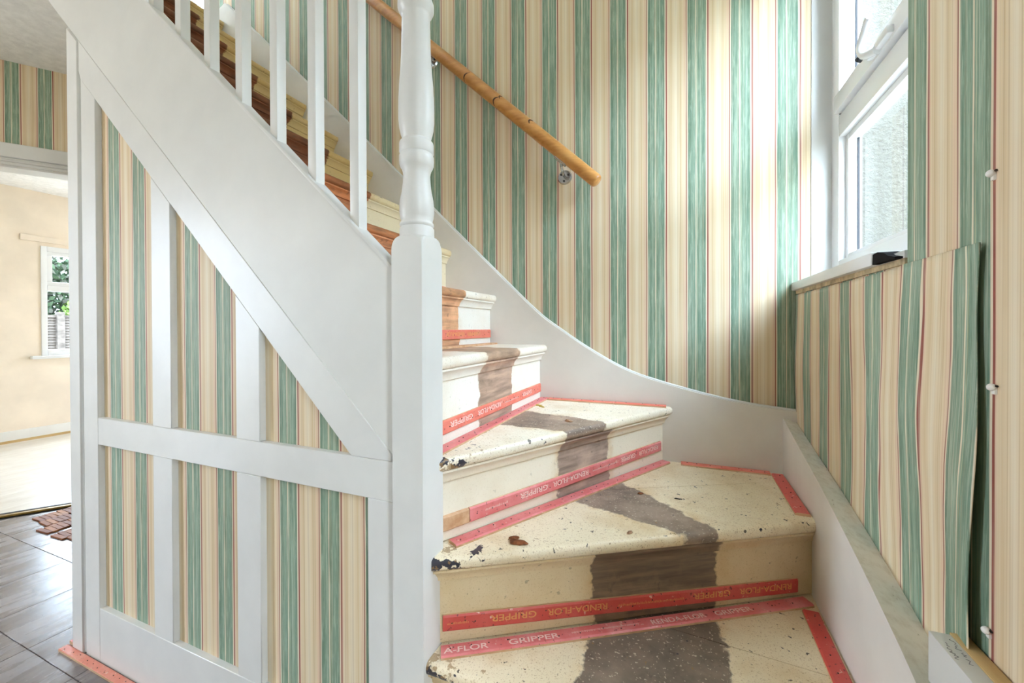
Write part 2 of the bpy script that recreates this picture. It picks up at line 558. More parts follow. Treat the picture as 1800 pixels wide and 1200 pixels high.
M['tile'] = tile_mat()
M['subfloor'] = plain('grey_subfloor', (70, 66, 66), .7)
hall_floor = slab('floor', -4.4, .7, -1.9, 1.75, -.1, -.004, M['subfloor'], **S)
TX, TY = .31, .326
proto_tile = None
hn_c = (HA).dot(HN)
for i in range(-8, 9):
    for j in range(-7, 4):
        x1 = -2.40 + i * TX; x0 = x1 - TX; y0 = .655 + j * TY; y1 = y0 + TY
        if x1 > .36 or x0 < -4.6 or y0 > 1.5 or y1 < -1.7:
            continue
        if x0 > -1.96 and y0 > .70:
            continue
        cs = [Vector((x, y, 0)) for x in (x0, x1) for y in (y0, y1)]
        if max(c.dot(HN) - hn_c for c in cs) < .05 or x1 > .36:
            continue
        me = boxme('floor_tile', -TX / 2 + .0008, TX / 2 - .0008, -TY / 2 + .0008, TY / 2 - .0008, -.004, 0, .0012, 1) if proto_tile is None else proto_tile
        proto_tile = me
        if min(c.dot(HN) - hn_c for c in cs) < .0:        # cut along the threshold
            bm = bmesh.new(); box(bm, x0 + .0008, x1 - .0008, y0 + .0008, y1 - .0008, -.004, 0)
            bmesh.ops.bisect_plane(bm, geom=bm.verts[:] + bm.edges[:] + bm.faces[:], plane_co=HA + HN * .03, plane_no=HN, clear_inner=True)
            for v in bm.verts:
                v.co -= Vector(((x0 + x1) / 2, (y0 + y1) / 2, 0))
            me2 = tm(bm, 'floor_tile_cut'); me2.materials.append(M['tile'])
            o = obj('floor_tile', me2, M['tile'], hall_floor)
        else:
            o = obj('floor_tile', me, M['tile'], hall_floor)
        o.location = ((x0 + x1) / 2, (y0 + y1) / 2, 0)

# ================================================================== STAIRCASE
stairs = empty('staircase', (-.5, .72, 0), label='white winder staircase with worn cream-edged treads and a turned newel post', category='staircase')
INV = Matrix.Translation((.5, -.72, 0))


def part(name, me, mat, parent=None, **p):
    """part given in world coordinates under the staircase"""
    o = obj(name, me, mat, parent or stairs, **p)
    if (parent or stairs) is stairs:
        o.matrix_parent_inverse = INV
    else:
        o.matrix_parent_inverse = Matrix.Identity(4)
    return o


def inward(p, q, inner):
    """plan line p-q as (point, unit normal pointing to inner)"""
    d = Vector((q[0] - p[0], q[1] - p[1], 0)).normalized(); n = Vector((-d.y, d.x, 0))
    if (Vector((inner[0], inner[1], 0)) - Vector((p[0], p[1], 0))).dot(n) < 0:
        n = -n
    return (p, (n.x, n.y))


# nosing line (newel end, wall end) and rear outline of every tread
NOSE = {0: ((NX0, .485), (X_STR, .485)), 1: ((NX1, .708), (X_STR, .716)), 2: ((-.488, .728), (X_STR, 1.235)), 3: ((-.489, .762), (-.034, Y_STR))}
REAR = {0: [(X_STR, .76), (NX0, .76)], 1: [(X_STR, 1.29), (-.488, .785)], 2: [(X_STR, Y_STR), (-.075, Y_STR), (-.535, .775)],
        3: [(-.56, Y_STR), (-.56, .776)]}
for k in range(4, 13):
    NOSE[k] = ((NXK[k], .752), (NXK[k], Y_STR))
    REAR[k] = [(NXK[k + 1] - .035, Y_STR), (NXK[k + 1] - .035, .752)]
NOSE[13] = ((NXK[13], .752), (NXK[13], Y_STR))
REAR[13] = [(NXK[13] - .1, Y_STR), (NXK[13] - .1, .752)]
TREAD_RUN = {
    0: (((-.193, .5), (-.193, .7)), ((.085, .5), (.085, .7)), (-.05, .6)),
    1: (((-.194, .887), (-.192, .779)), ((.079, 1.039), (.094, .898)), (-.05, .9)),
    2: (((-.251, 1.12), (-.03, 1.052)), ((-.15, 1.303), (.082, 1.088)), (-.1, 1.17)),
    3: (((-.502, 1.116), (-.297, 1.11)), ((-.519, 1.338), (-.194, 1.262)), (-.4, 1.2)),
    4: (((-.6, 1.05), (-.5, 1.05)), ((-.6, 1.32), (-.5, 1.30)), (-.55, 1.2))}
RISER_RUN = {1: ((-.193, .74), (.087, .74)), 2: ((-.187, .938), (.087, 1.11)), 3: ((-.31, 1.115), (-.201, 1.311)), 4: ((-.53, 1.051), (-.53, 1.297)), 0: ((-.193, .5), (.087, .5))}
BROWN = {0: (132, 114, 98), 1: (134, 118, 103), 2: (156, 136, 120), 3: (164, 140, 122), 4: (184, 152, 126), 5: (206, 152, 110), 6: (188, 122, 76), 7: (176, 108, 64)}
RBROWN = {0: (120, 100, 84), 1: (120, 100, 84), 2: (136, 114, 94), 3: (176, 152, 138), 4: (196, 164, 142), 5: (222, 168, 128), 6: (220, 150, 104), 7: (212, 136, 86)}
for k in range(8, 14):
    BROWN[k] = (128, 78, 50); RBROWN[k] = (140, 82, 50)  # dim light upstairs is put into the upper steps' darker browns and creams
CREAM = {0: (228, 217, 192), 1: (236, 222, 194), 2: (240, 226, 198), 3: (240, 231, 212), 4: (240, 233, 220), 5: (241, 235, 223)}
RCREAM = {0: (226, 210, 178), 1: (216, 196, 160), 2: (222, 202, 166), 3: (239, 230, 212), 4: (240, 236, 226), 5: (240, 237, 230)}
treads = {}
TREAD_JOINT = {1: ((.018, 1.001), (.283, .984)), 2: ((-.128, 1.292), (.231, 1.488))}
for k in range(0, 14):
    a = Vector((*NOSE[k][0], 0)); b = Vector((*NOSE[k][1], 0))
    d = (b - a).normalized(); back = Vector((-d.y, d.x, 0))          # 'back' points up the stair
    if k in TREAD_RUN:
        l1, l2, inn = TREAD_RUN[k]
    else:
        l1, l2, inn = ((-1, .86), (-2, .86)), ((-1, 1.335), (-2, 1.335)), (-1, 1.1)
    mt = paint_stair('tread_paint_%d' % k, inward(*l1, inn), inward(*l2, inn), BROWN[k], CREAM.get(k, (212, 184, 126) if k > 7 else (228, 212, 172)),
                     (a.x, a.y, TZ[k]) if k <= 3 else None, .55 if k < 3 else (.35 if k < 6 else .6), k, True, 1.0 if k < 4 else .6)
    # tread with rounded nosing
    th_ = .030
    bm = bmesh.new()
    pts = [NOSE[k][0], NOSE[k][1]] + REAR[k]
    vt = [bm.verts.new((x, y, TZ[k])) for x, y in pts]
    vb = [bm.verts.new((x, y, TZ[k] - th_)) for x, y in pts]
    bm.faces.new(vt); bm.faces.new(vb[::-1])
    n_ = len(pts)
    for i in range(n_):
        bm.faces.new((vt[i], vb[i], vb[(i + 1) % n_], vt[(i + 1) % n_]))
    bm.edges.ensure_lookup_table()
    es = [bm.edges.get((vt[0], vt[1])), bm.edges.get((vb[0], vb[1]))]
    bmesh.ops.bevel(bm, geom=es, offset=.0125, segments=4, affect='EDGES', profile=.5)
    if k in TREAD_JOINT:                                            # tread glued up from two boards with an open joint
        (j0, j1) = TREAD_JOINT[k]
        jd = Vector((j1[0] - j0[0], j1[1] - j0[1], 0)).normalized(); jn = Vector((-jd.y, jd.x, 0))
        bm2 = bm.copy()
        for b_, sg in ((bm, 1), (bm2, -1)):
            r_ = bmesh.ops.bisect_plane(b_, geom=b_.verts[:] + b_.edges[:] + b_.faces[:], plane_co=Vector((*j0, 0)) + jn * (-.0009 * sg), plane_no=jn * sg, clear_outer=True)
            bmesh.ops.holes_fill(b_, edges=[e for e in b_.edges if e.is_boundary])
        part('tread', tm(bm2, 'tread', 35), mt)
    tr = part('tread', tm(bm, 'tread', 35), mt)
    treads[k] = tr
    # riser set back under the nosing
    setb = .030
    ra, rb = a + back * setb, b + back * setb
    if k in (1, 2, 3):
        ra = ra - d * .012; rb = rb + d * .02
    if k in RISER_RUN:
        p1, p2 = RISER_RUN[k]
        ia, ib = (p1, (d.x, d.y)), (p2, (-d.x, -d.y))
    else:
        ia, ib = ((0, .86), (0, 1)), ((0, 1.332), (0, -1))
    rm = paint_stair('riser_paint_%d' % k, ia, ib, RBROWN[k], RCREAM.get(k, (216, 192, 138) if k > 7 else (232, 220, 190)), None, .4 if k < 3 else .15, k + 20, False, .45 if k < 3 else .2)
    z0 = (TZ[k - 1] + (.0035 if k in (2, 3) else -.004)) if k else 0
    h = TZ[k] - th_ - z0
    bm = bmesh.new()
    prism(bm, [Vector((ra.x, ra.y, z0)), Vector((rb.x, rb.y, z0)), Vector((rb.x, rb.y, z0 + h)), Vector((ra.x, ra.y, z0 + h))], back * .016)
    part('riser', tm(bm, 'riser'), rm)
    # cove moulding under the nosing
    zt = TZ[k] - th_
    prof = [(0, 0), (-.022, 0), (-.022, -.005), (-.017, -.008), (-.012, -.015), (-.008, -.022), (-.006, -.030), (0, -.030)]
    bm = bmesh.new()
    ps = [ra + back * u + Vector((0, 0, zt + v)) for u, v in prof]
    prism(bm, ps, rb - ra)
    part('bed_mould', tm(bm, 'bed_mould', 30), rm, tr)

# wall string along the back wall (sweeps up the flight)
TOPB = [(.352, .822), (.215, .836), (.093, .858), (-.077, .900), (-.199, .941), (-.328, 1.010), (-.455, 1.093), (-.564, 1.175), (-.771, 1.372), (-1.06, 1.652), (-1.40, 1.985), (-1.76, 2.330), (-2.10, 2.655), (-2.50, 3.033)]
cur = catmull([Vector((x, 0, z)) for x, z in TOPB], 5)
top = [(p.x, p.z) for p in cur] + [(-2.60, 3.00), (-2.60, 2.90)]
low = [(-2.60, 2.55), (-1.0, 1.03), (-.6, .65), (-.2, .3), (.352, .2)]
bm = bmesh.new()
prism(bm, [Vector((x, Y_STR, z)) for x, z in top + low], (0, .03, 0))
part('wall_string', tm(bm, 'wall_string', 30), M['string_paint'])
bm = bmesh.new()
tube(bm, [(p.x, Y_STR + .018, p.z + .001) for p in cur], .0055, 8)
part('string_bead', tm(bm, 'string_bead', 60), M['white'])
# wall string on the right wall, dropping towards the viewer
IN_ = [(1.60, .800), (1.40, .757), (1.209, .718), (.992, .664), (.847, .622), (.76, .592), (.66, .55), (.56, .50), (.47, .43), (.44, .36)]
cin = catmull([Vector((0, y, z)) for y, z in IN_], 4)
bm = bmesh.new()
ri, ro, bi_, bo = [], [], [], []
for p in cin:
    xo = RC.x + (RC.y - p.y) * math.tan(TH)
    ri.append(bm.verts.new((X_STR, p.y, p.z))); ro.append(bm.verts.new((xo, p.y, p.z - .016)))
    bi_.append(bm.verts.new((X_STR, p.y, 0))); bo.append(bm.verts.new((xo, p.y, 0)))
for i in range(len(cin) - 1):
    bm.faces.new((ri[i], ri[i + 1], ro[i + 1], ro[i])); bm.faces.new((bi_[i], bi_[i + 1], ri[i + 1], ri[i]))
    bm.faces.new((bo[i], bo[i + 1], ro[i + 1], ro[i]))
bm.faces.new((ri[-1], ro[-1], bo[-1], bi_[-1])); bm.faces.new((ri[0], ro[0], bo[0], bi_[0]))
me = tm(bm, 'wall_string')
o = part('wall_string', me, M['string_paint'])
me.materials.append(M['string_top'])
for p in me.polygons:
    if abs(p.normal.z) > .6:
        p.material_index = 1

# outer string with capping, balusters, newel, banister rail
SLT, SLG, SLD = -.940, -.963, -.967
zt_ = lambda x: 1.66 + SLT * (x + 1.03)
zg_ = lambda x: 1.584 + SLG * (x + 1.37)
zd_ = lambda x: 1.345 + SLD * (x + 1.25)
prm = [(NX0, zt_(NX0) - .012), (-2.70, zt_(-2.70) - .012), (-2.70, zg_(-2.70)), (NX0, zg_(NX0))]
part('outer_string', prismme('outer_string', [(x, Y_SP + .002, z) for x, z in prm], (0, .03, 0)), M['white_sat'])
cp = [(NX0, zt_(NX0)), (-2.70, zt_(-2.70)), (-2.70, zt_(-2.70) - .014), (NX0, zt_(NX0) - .014)]
part('string_capping', prismme('string_capping', [(x, Y_SP - .002, z) for x, z in cp], (0, .042, 0), .004, 2), M['white'])
bal_me = None
for bx in [-.7055 - .1307 * i for i in range(0, 9)]:
    z0 = zt_(bx) - .03
    if bal_me is None:
        bm = bmesh.new(); box(bm, 0, .0265, 0, .0265, 0, .80, .002, 2); bal_me = tm(bm, 'baluster', 40)
    o = part('baluster', bal_me, M['white'])
    o.location = (bx, Y_SP + .008, z0)
# newel post: square block, turned shaft, upper block
nprof = [(26, -3), (26, 6), (28.5, 10), (31, 17), (31, 24), (29, 29), (25.5, 34), (24.2, 38), (24.3, 60), (25.2, 100), (27, 130), (29, 155), (30.3, 180), (30.7, 200), (30.5, 217), (29.3, 230), (27.2, 240), (25.0, 247),
         (24.6, 251), (28.6, 255), (29.4, 258), (29.5, 272), (27.6, 275), (29.6, 279), (29.8, 286), (29.3, 293), (27.4, 298), (25.4, 301), (25.0, 303), (24.0, 305), (23.0, 311), (23.4, 322), (25.6, 340), (28.4, 354), (29.6, 366), (29.7, 375), (28.6, 384), (26.4, 391),
         (28.8, 395), (29.4, 398), (27.2, 401), (29.4, 404), (29.8, 430)]
cxn, cyn = (NX0 + NX1) / 2, (NY0 + NY1) / 2
pp = [(r / 810.0, 1.10 + (577 - y) / 808.0) for r, y in nprof][::-1]
bm = bmesh.new()
lathe(bm, pp, cxn, cyn, 48)
newel = part('newel_post', tm(bm, 'newel_turned', 50), M['white'])
hw = (NX1 - NX0) / 2


def shouldered(z0, z1, flip=False):
    """square block whose turned end is rounded over like a lamb's tongue"""
    bm = bmesh.new(); n = 12
    rings = []
    steps = [(z0, None), (z1 - .028, None)] + [(z1 - .028 + .028 * sin(a * pi / 12), a) for a in range(1, 7)]
    for z, a in steps:
        R = None if a is None else hw * (.99 + .42 * cos(a * pi / 12))
        ring = []
        for q in range(4):
            for j in range(n):
                t_ = -1 + 2 * j / n
                x, y = [(t_, -1), (1, t_), (-t_, 1), (-1, -t_)][q]
                v = Vector((x * hw, y * hw))
                if R is not None and v.length > R:
                    v = v.normalized() * R
                ring.append(bm.verts.new((cxn + v.x, cyn + v.y, (z if not flip else z0 + z1 - z))))
        rings.append(ring)
    L = len(rings[0])
    for r1, r2 in zip(rings[:-1], rings[1:]):
        for i in range(L):
            bm.faces.new((r1[i], r1[(i + 1) % L], r2[(i + 1) % L], r2[i]))
    bm.faces.new(rings[0][::-1]); bm.faces.new(rings[-1])
    return tm(bm, 'newel_block', 35)


part('newel_block', shouldered(0, 1.295), M['white'], newel)
part('newel_block', shouldered(1.835, 2.10, True), M['white'], newel)
part('newel_cap', boxme('newel_cap', cxn - .05, cxn + .05, cyn - .05, cyn + .05, 2.10, 2.13, .01, 3), M['white'], newel)
rr = [(NX0, zt_(NX0) + .74), (-2.7, zt_(-2.7) + .74), (-2.7, zt_(-2.7) + .79), (NX0, zt_(NX0) + .79)]
part('banister_rail', prismme('banister_rail', [(x, Y_SP - .008, z) for x, z in rr], (0, .056, 0), .01, 3), M['white'])
# sloping soffit under the flight and side of the cupboard
so = [(-1.95, zg_(-1.95)), (-2.53, CEIL), (-2.55, CEIL + .02), (-1.95, zg_(-1.95) + .02)]
part('soffit', prismme('soffit', [(x, Y_SP + .03, z) for x, z in so], (0, Y_BACK - Y_SP - .03, 0)), M['white_sat'])

# ------------------------------------------------------------------ spandrel panelling
sp = empty('spandrel_panelling', (-1.25, Y_SP, 0), label='white framed under-stair panelling with striped wallpaper insets', category='panelling')
INV2 = Matrix.Translation((1.25, -Y_SP, 0))


def spart(name, me, mat, **p):
    o = obj(name, me, mat, sp, **p); o.matrix_parent_inverse = INV2
    return o


def sboard(name, pts, y0=Y_SP, th=.022, bev=.0015):
    return spart(name, prismme(name, [(x, y0, z) for x, z in pts], (0, th, 0), bev, 1), M['white'])


sboard('corner_architrave', [(-1.952, 0), (-1.878, 0), (-1.878, zg_(-1.878)), (-1.952, zg_(-1.952))], Y_SP - .004, .05, .005)
sboard('corner_stile', [(-1.868, 0), (-1.780, 0), (-1.780, zd_(-1.780) + .003), (-1.868, zd_(-1.868) + .003)])
sboard('stile_fillet', [(-1.882, 0), (-1.864, 0), (-1.864, 2.0), (-1.882, 2.0)], Y_SP + .006, .012, 0)
sboard('bottom_rail', [(-1.780, 0), (NX0, 0), (NX0, .18), (-1.780, .18)])
sboard('middle_rail', [(-1.780, .722), (NX0, .722), (NX0, .811), (-1.780, .811)])
sboard('raking_rail', [(-.585, .811), (-.585, zg_(-.585)), (-1.952, zg_(-1.952)), (-1.868, zd_(-1.868)), (-.699, .811)])
for x0, x1 in ((-1.471, -1.378), (-1.093, -1.002)):
    sboard('stile', [(x0, .18), (x1, .18), (x1, .722), (x0, .722)])
    sboard('stile', [(x0, .811), (x1, .811), (x1, zd_(x1)), (x0, zd_(x0))])
sboard('stile', [(-.652, .18), (NX0, .18), (NX0, .722), (-.652, .722)])
PY_ = Y_SP + .017


def inset(pts, ph):
    me = prismme('wallpaper_inset', [(x, PY_, z) for x, z in pts], (0, .004, 0))
    set_uv(me, lambda c, n: ((c.x - ph) / PER, c.z))
    spart('wallpaper_inset', me, M['paper'])


for (x0, x1, ph) in ((-1.79, -1.46, -1.674), (-1.385, -1.085, -1.272), (-1.01, -.64, -.886)):
    inset([(x0, .17), (x1, .17), (x1, .73), (x0, .73)], ph)
    zl, zr = zd_(x0) + .01, max(zd_(x1) + .01, .83)
    inset([(x0, .80), (x1, .80), (x1, zr), (x0, zl)], ph)
spart('cupboard_side', boxme('cupboard_side', -1.95, -1.93, Y_SP + .045, Y_BACK, 0, 2.12), M['white'])

# ================================================================== WINDOW in the right wall
def rbox(bm, s0, s1, o0, o1, z0, z1, bev=0.0):
    """box in right-wall coordinates: s along, o = depth outward (positive = into the wall)"""
    mtx = Matrix(((RD.x, RN.x, 0, RC.x), (RD.y, RN.y, 0, RC.y), (0, 0, 1, 0), (0, 0, 0, 1)))
    box(bm, s0, s1, o0, o1, z0, z1, bev, 2, mtx)


def rboxme(name, *a, bev=0.0):
    bm = bmesh.new(); rbox(bm, *a, bev=bev)
    return tm(bm, name, 40 if bev else None)


win = empty('window_1', (.45, 1.28, 1.25), **S)
WI = Matrix.Translation((-.45, -1.28, -1.25))


def wpart(name, me, mat, parent=None):
    o = obj(name, me, mat, parent or win)
    o.matrix_parent_inverse = WI if parent is None else Matrix.Identity(4)
    return o


FO = .095
for (a, b, z0, z1) in ((.0, .062, 1.25, 2.42), (.64, .70, 1.25, 2.42), (.062, .64, 1.25, 1.308), (.062, .64, 2.36, 2.42), (.062, .64, 1.69, 1.755)):
    wpart('frame_bar', rboxme('frame_bar', a, b, FO, FO + .06, z0, z1, bev=.004), M['upvc'])
# fixed lower light: glazing bead and pane
for (a, b, z0, z1) in ((.062, .084, 1.308, 1.69), (.618, .64, 1.308, 1.69), (.084, .618, 1.308, 1.326), (.084, .618, 1.672, 1.69)):
    wpart('glazing_bead', rboxme('glazing_bead', a, b, FO + .018, FO + .05, z0, z1, bev=.003), M['upvc'])
wpart('gasket', rboxme('gasket', 0.0845, .0875, FO + .040, FO + .0455, 1.326, 1.672), M['gasket'])
wpart('pane', rboxme('pane', .084, .618, FO + .045, FO + .049, 1.326, 1.672), M['glass'])
# opening top light
sash = wpart('sash', rboxme('sash', .066, .636, FO - .014, FO + .04, 1.760, 1.812, bev=.004), M['upvc'])
for (a, b, z0, z1) in ((.066, .110, 1.812, 2.31), (.592, .636, 1.812, 2.31), (.066, .636, 2.31, 2.355)):
    wpart('sash_bar', rboxme('sash_bar', a, b, FO - .014, FO + .04, z0, z1, bev=.004), M['upvc'], sash)
wpart('gasket', rboxme('gasket', .110, .113, FO + .026, FO + .0305, 1.812, 2.31), M['gasket'], sash)
wpart('gasket', rboxme('gasket', .0615, .066, FO + .002, FO + .006, 1.76, 2.355), M['gasket'], sash)
wpart('pane', rboxme('pane', .110, .592, FO + .030, FO + .034, 1.812, 2.31), M['glass'], sash)
bm = bmesh.new()
hp_ = [rp(s, o_, z) for s, o_, z in ((.385, -.072, 1.765), (.352, -.062, 1.774), (.330, -.060, 1.794), (.326, -.060, 1.814), (.342, -.060, 1.834), (.366, -.058, 1.846), (.380, -.058, 1.850))]
tube(bm, catmull(hp_, 4), [.0105 - .004 * i / 24 for i in range(25)], 10)
hd = wpart('handle', tm(bm, 'handle', 60), M['upvc'], sash)
wpart('handle_base', rboxme('handle_base', .335, .445, FO - .028, FO - .013, 1.765, 1.785, bev=.005), M['upvc'], sash)
bm = bmesh.new(); tube(bm, [rp(.322, -.064, 1.790), rp(.312, -.060, 1.785)], [.007, .009], 10)
wpart('handle_peg', tm(bm, 'handle_peg', 40), M['gasket'], sash)
# white painted reveal lining at the back, sill board with broken end
obj('trim_1', boxme('trim_1', .392, .46, Y_BACK - .004, Y_BACK, 1.25, 2.42), M['white_sat'], **S)
sill = obj('window_sill', rboxme('window_sill', -.0, .60, -.016, FO + .02, 1.222, 1.250, bev=.006), M['upvc'], label='white plastic window sill with a snapped-off near end', category='sill')
bm = bmesh.new(); rbox(bm, .60, .695, -.002, FO + .02, 1.222, 1.236)
o = obj('sill_end_lip', tm(bm, 'sill_end_lip'), M['white_sat'], sill)
bm = bmesh.new()
prism(bm, [rp(s, .0135, z) for s, z in ((.600, 1.224), (.602, 1.244), (.622, 1.2455), (.648, 1.240), (.664, 1.232), (.690, 1.226), (.690, 1.2225))], RN * .03)
obj('broken_hollow', tm(bm, 'broken_hollow'), M['dark'], sill)
bm = bmesh.new(); rbox(bm, .01, .70, -.004, .0, 1.211, 1.222)
obj('sill_batten', tm(bm, 'sill_batten'), plain('dirty_cream_caulk', (206, 186, 150), .7, .2, .25, 40), sill)

# exterior: rendered neighbour wall and ground
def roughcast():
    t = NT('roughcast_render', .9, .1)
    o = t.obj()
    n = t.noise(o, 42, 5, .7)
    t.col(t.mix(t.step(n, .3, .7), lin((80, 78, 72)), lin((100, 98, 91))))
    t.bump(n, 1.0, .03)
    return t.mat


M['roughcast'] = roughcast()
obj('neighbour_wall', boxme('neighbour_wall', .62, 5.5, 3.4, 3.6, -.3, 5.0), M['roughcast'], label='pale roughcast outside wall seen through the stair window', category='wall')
obj('neighbour_house_wall', boxme('neighbour_house_wall', 3.6, 3.8, -4, 7, -.3, 3.0), plain('pale_brick_paint', (198, 194, 184), .9, .1, .1, 8, .3, 20), label='side wall of the next house across the passage', category='wall')
slab('ground_outside', -30, 12, -12, 20, -.5, -.3, plain('pale_bounce_ground', (186, 182, 172), .9, .1, .15, 3), **S)  # unseen ground, made pale to bounce light up through the openings

# ------------------------------------------------------------------ loose wallpaper sheet below the sill
bm = bmesh.new()
NU, NV = 48, 40
grid = []
def sheet_low(s):
    y = RC.y - s
    for p, q in zip(cin[:-1], cin[1:]):
        if q.y <= y <= p.y:
            f_ = (p.y - y) / (p.y - q.y + 1e-9)
            return p.z + (q.z - p.z) * f_ - .018
    return .78
S_E = .898
for i in range(NU + 1):
    s = .006 + (S_E - .006) * i / NU
    col_ = []
    zt0 = 1.207 + (.0 if s < .69 else .004)
    zb = sheet_low(s)
    for j in range(NV + 1):
        f_ = j / NV
        z = zb + (zt0 - zb) * f_
        edge = max(0, (s - .62) / .26)
        bulge = .003 + .004 * (0.5 + 0.5 * sin(s * 21 + z * 3)) * (1 - abs(2 * f_ - 1)) + .003 * sin(s * 9 + 1) * sin(f_ * pi) ** 2
        lift = edge ** 4 * (.003 + .011 * max(0, (.75 - f_)) ** 1.1)
        wv = .006 * sin(z * 17 + s * 5) * max(0, edge) ** 2 if i == NU else 0
        col_.append(bm.verts.new(rp(s + wv * .6, max(.003, bulge) + lift, z)))
    grid.append(col_)
for i in range(NU):
    for j in range(NV):
        bm.faces.new((grid[i][j], grid[i + 1][j], grid[i + 1][j + 1], grid[i][j + 1]))
me = tm(bm, 'wallpaper_sheet', 60)
set_uv(me, lambda c, n: (((Vector((c.x, c.y, 0)) - RC).dot(RD) - .0305) / .1465 + .05 * sin(c.z * 9 + c.y * 6) * sin(c.y * 14 + c.z), c.z))
o = obj('wallpaper_sheet', me, M['paper_loose'], label='loose sheet of striped wallpaper bulging off the wall below the stair window', category='wallpaper')
sm = o.modifiers.new('thick', 'SOLIDIFY'); sm.thickness = .0015; sm.offset = -1
# white clips on the right wall
for (s, z, lab) in ((.910, 1.296, 'white cable clip on the striped wall beside the window'),
                    (.913, 1.023, 'white cable clip on the torn edge of the loose wallpaper, halfway down'),
                    (.905, .706, 'white cable clip low on the wall above the white boxing board')):
    c = empty('cable_clip', rp(s, 0, z), 0, label=lab, category='clip', group='cable clips on the right wall')
    b0 = rp(s, 0, z)
    bm = bmesh.new(); bmesh.ops.create_uvsphere(bm, u_segments=14, v_segments=8, radius=.0048, matrix=Matrix.Translation(-RN * .004)); box(bm, -.003, .003, -.003, .003, -.009, .0, .001)
    obj('clip_body', tm(bm, 'clip_body', 50), M['clip'], c)
    bm = bmesh.new(); tube(bm, [Vector((0, 0, .002)) - RN * .001, Vector((0, 0, .002)) + RD * .006 - RN * .002], .0015, 8)
    obj('clip_nail', tm(bm, 'clip_nail', 50), M['nail'], c)
# boxing board at the foot of the right wall
bb = empty('boxing_board', rp(.93, .02, .60), 0, label='white board with pencil scribble and raw wooden back edge against the right wall', category='board')
BI = Matrix.Translation(-rp(.93, .02, .60))
def bpart(n, me, mat):
    o = obj(n, me, mat, bb); o.matrix_parent_inverse = BI
    return o
me = rboxme('white_board', .870, 1.35, -.046, -.022, .600, .671, bev=.001)
bpart('white_board', me, M['white_sat'])
bpart('raw_edge_board', rboxme('raw_edge_board', .866, 1.35, -.0215, -.002, .600, .672, bev=.001), M['ply'])
M['pencil'] = plain('pencil_grey', (116, 118, 124), .8)
bm = bmesh.new()
for (s0, s1, o0) in ((.882, .930, .029), (.892, .925, .040)):
    pts = []
    x = s0
    while x < s1:
        pts.append(rp(x, o0 + random.uniform(-.0032, .0032), .6714)); x += random.uniform(.0012, .0028)
    for a_, b_ in zip(pts[:-1], pts[1:]):
        if random.random() < .8:
            tube(bm, [a_, b_], .0003, 4)
bpart('pencil_scribble', tm(bm, 'pencil_scribble'), M['pencil'])

# ================================================================== HANDRAIL on the back wall
hr = empty('wall_handrail', (-.8, Y_BACK, 2.1), label='round varnished pine handrail on metal brackets along the striped wall', category='handrail')
HI = Matrix.Translation((.8, -Y_BACK, -2.1))
def hpart(n, me, mat, parent=None):
    o = obj(n, me, mat, parent or hr)
    o.matrix_parent_inverse = HI if parent is None else Matrix.Identity(4)
    return o
HY = 1.565
r0, r1 = Vector((-.297, HY, 1.655)), Vector((-2.45, HY, 3.70))
hd_ = (r1 - r0).normalized()
bm = bmesh.new()
tube(bm, [r0, r0 + hd_ * .004, r0 + hd_ * .010, r0 + hd_ * .3, r1], [.019, .0235, .0255, .0262, .0262], 24)
rail = hpart('rail', tm(bm, 'rail', 50), M['pine'])
upv = Vector((0, -1, 0)); sdv = hd_.cross(upv)
for (tt, a0, a1, wd) in ((.755, -1.2, .6, .0044), (.565, -1.0, .4, .005), (.556, .4, 1.0, .0036), (.375, .3, 1.1, .0048)):
    bm = bmesh.new()
    for i in range(12):
        a = a0 + (a1 - a0) * i / 11
        p = r0 + hd_ * (tt + .010 * sin(i * .28)) + (upv * cos(a) + sdv * sin(a)) * .0255
        r_ = bmesh.ops.create_icosphere(bm, subdivisions=1, radius=wd * (1 - .5 * abs(i / 5.5 - 1)))
        bmesh.ops.translate(bm, vec=p, verts=r_['verts'])
    hpart('knot', tm(bm, 'knot', 60), M['knot'], rail)
for bx, bz in ((-.442, 1.715), (-1.076, 2.341), (-1.95, 3.16)):
    bm = bmesh.new()
    bmesh.ops.create_cone(bm, cap_ends=True, segments=28, radius1=.030, radius2=.026, depth=.008,
                          matrix=Matrix.Translation((bx, Y_BACK - .004, bz)) @ Matrix.Rotation(radians(90), 4, 'X'))
    rose = hpart('bracket_rose', tm(bm, 'bracket_rose', 40), M['chrome'])
    for a in range(3):
        bm = bmesh.new(); aa = a * 2.1 + .4
        bmesh.ops.create_uvsphere(bm, u_segments=10, v_segments=6, radius=.0045, matrix=Matrix.Translation((bx + .017 * cos(aa), Y_BACK - .009, bz + .017 * sin(aa))))
        hpart('screw', tm(bm, 'screw', 60), M['nail'], rose)
    tpar = (bx - r0.x) / hd_.x
    pr = r0 + hd_ * (tpar + .0) - Vector((0, 0, .034))
    bm = bmesh.new()
    tube(bm, catmull([(bx, Y_BACK - .006, bz), (bx + .002, Y_BACK - .035, bz + .002), (bx + .004, HY + .004, bz + .014), (pr.x, HY, pr.z)], 4), .0055, 10)
    hpart('bracket_arm', tm(bm, 'bracket_arm', 60), M['chrome'], rose)
    bm = bmesh.new()
    tube(bm, [pr - hd_ * .03 + Vector((0, 0, -.0)), pr + hd_ * .03], .008, 8)
    hpart('bracket_saddle', tm(bm, 'bracket_saddle', 60), M['chrome'], rose)

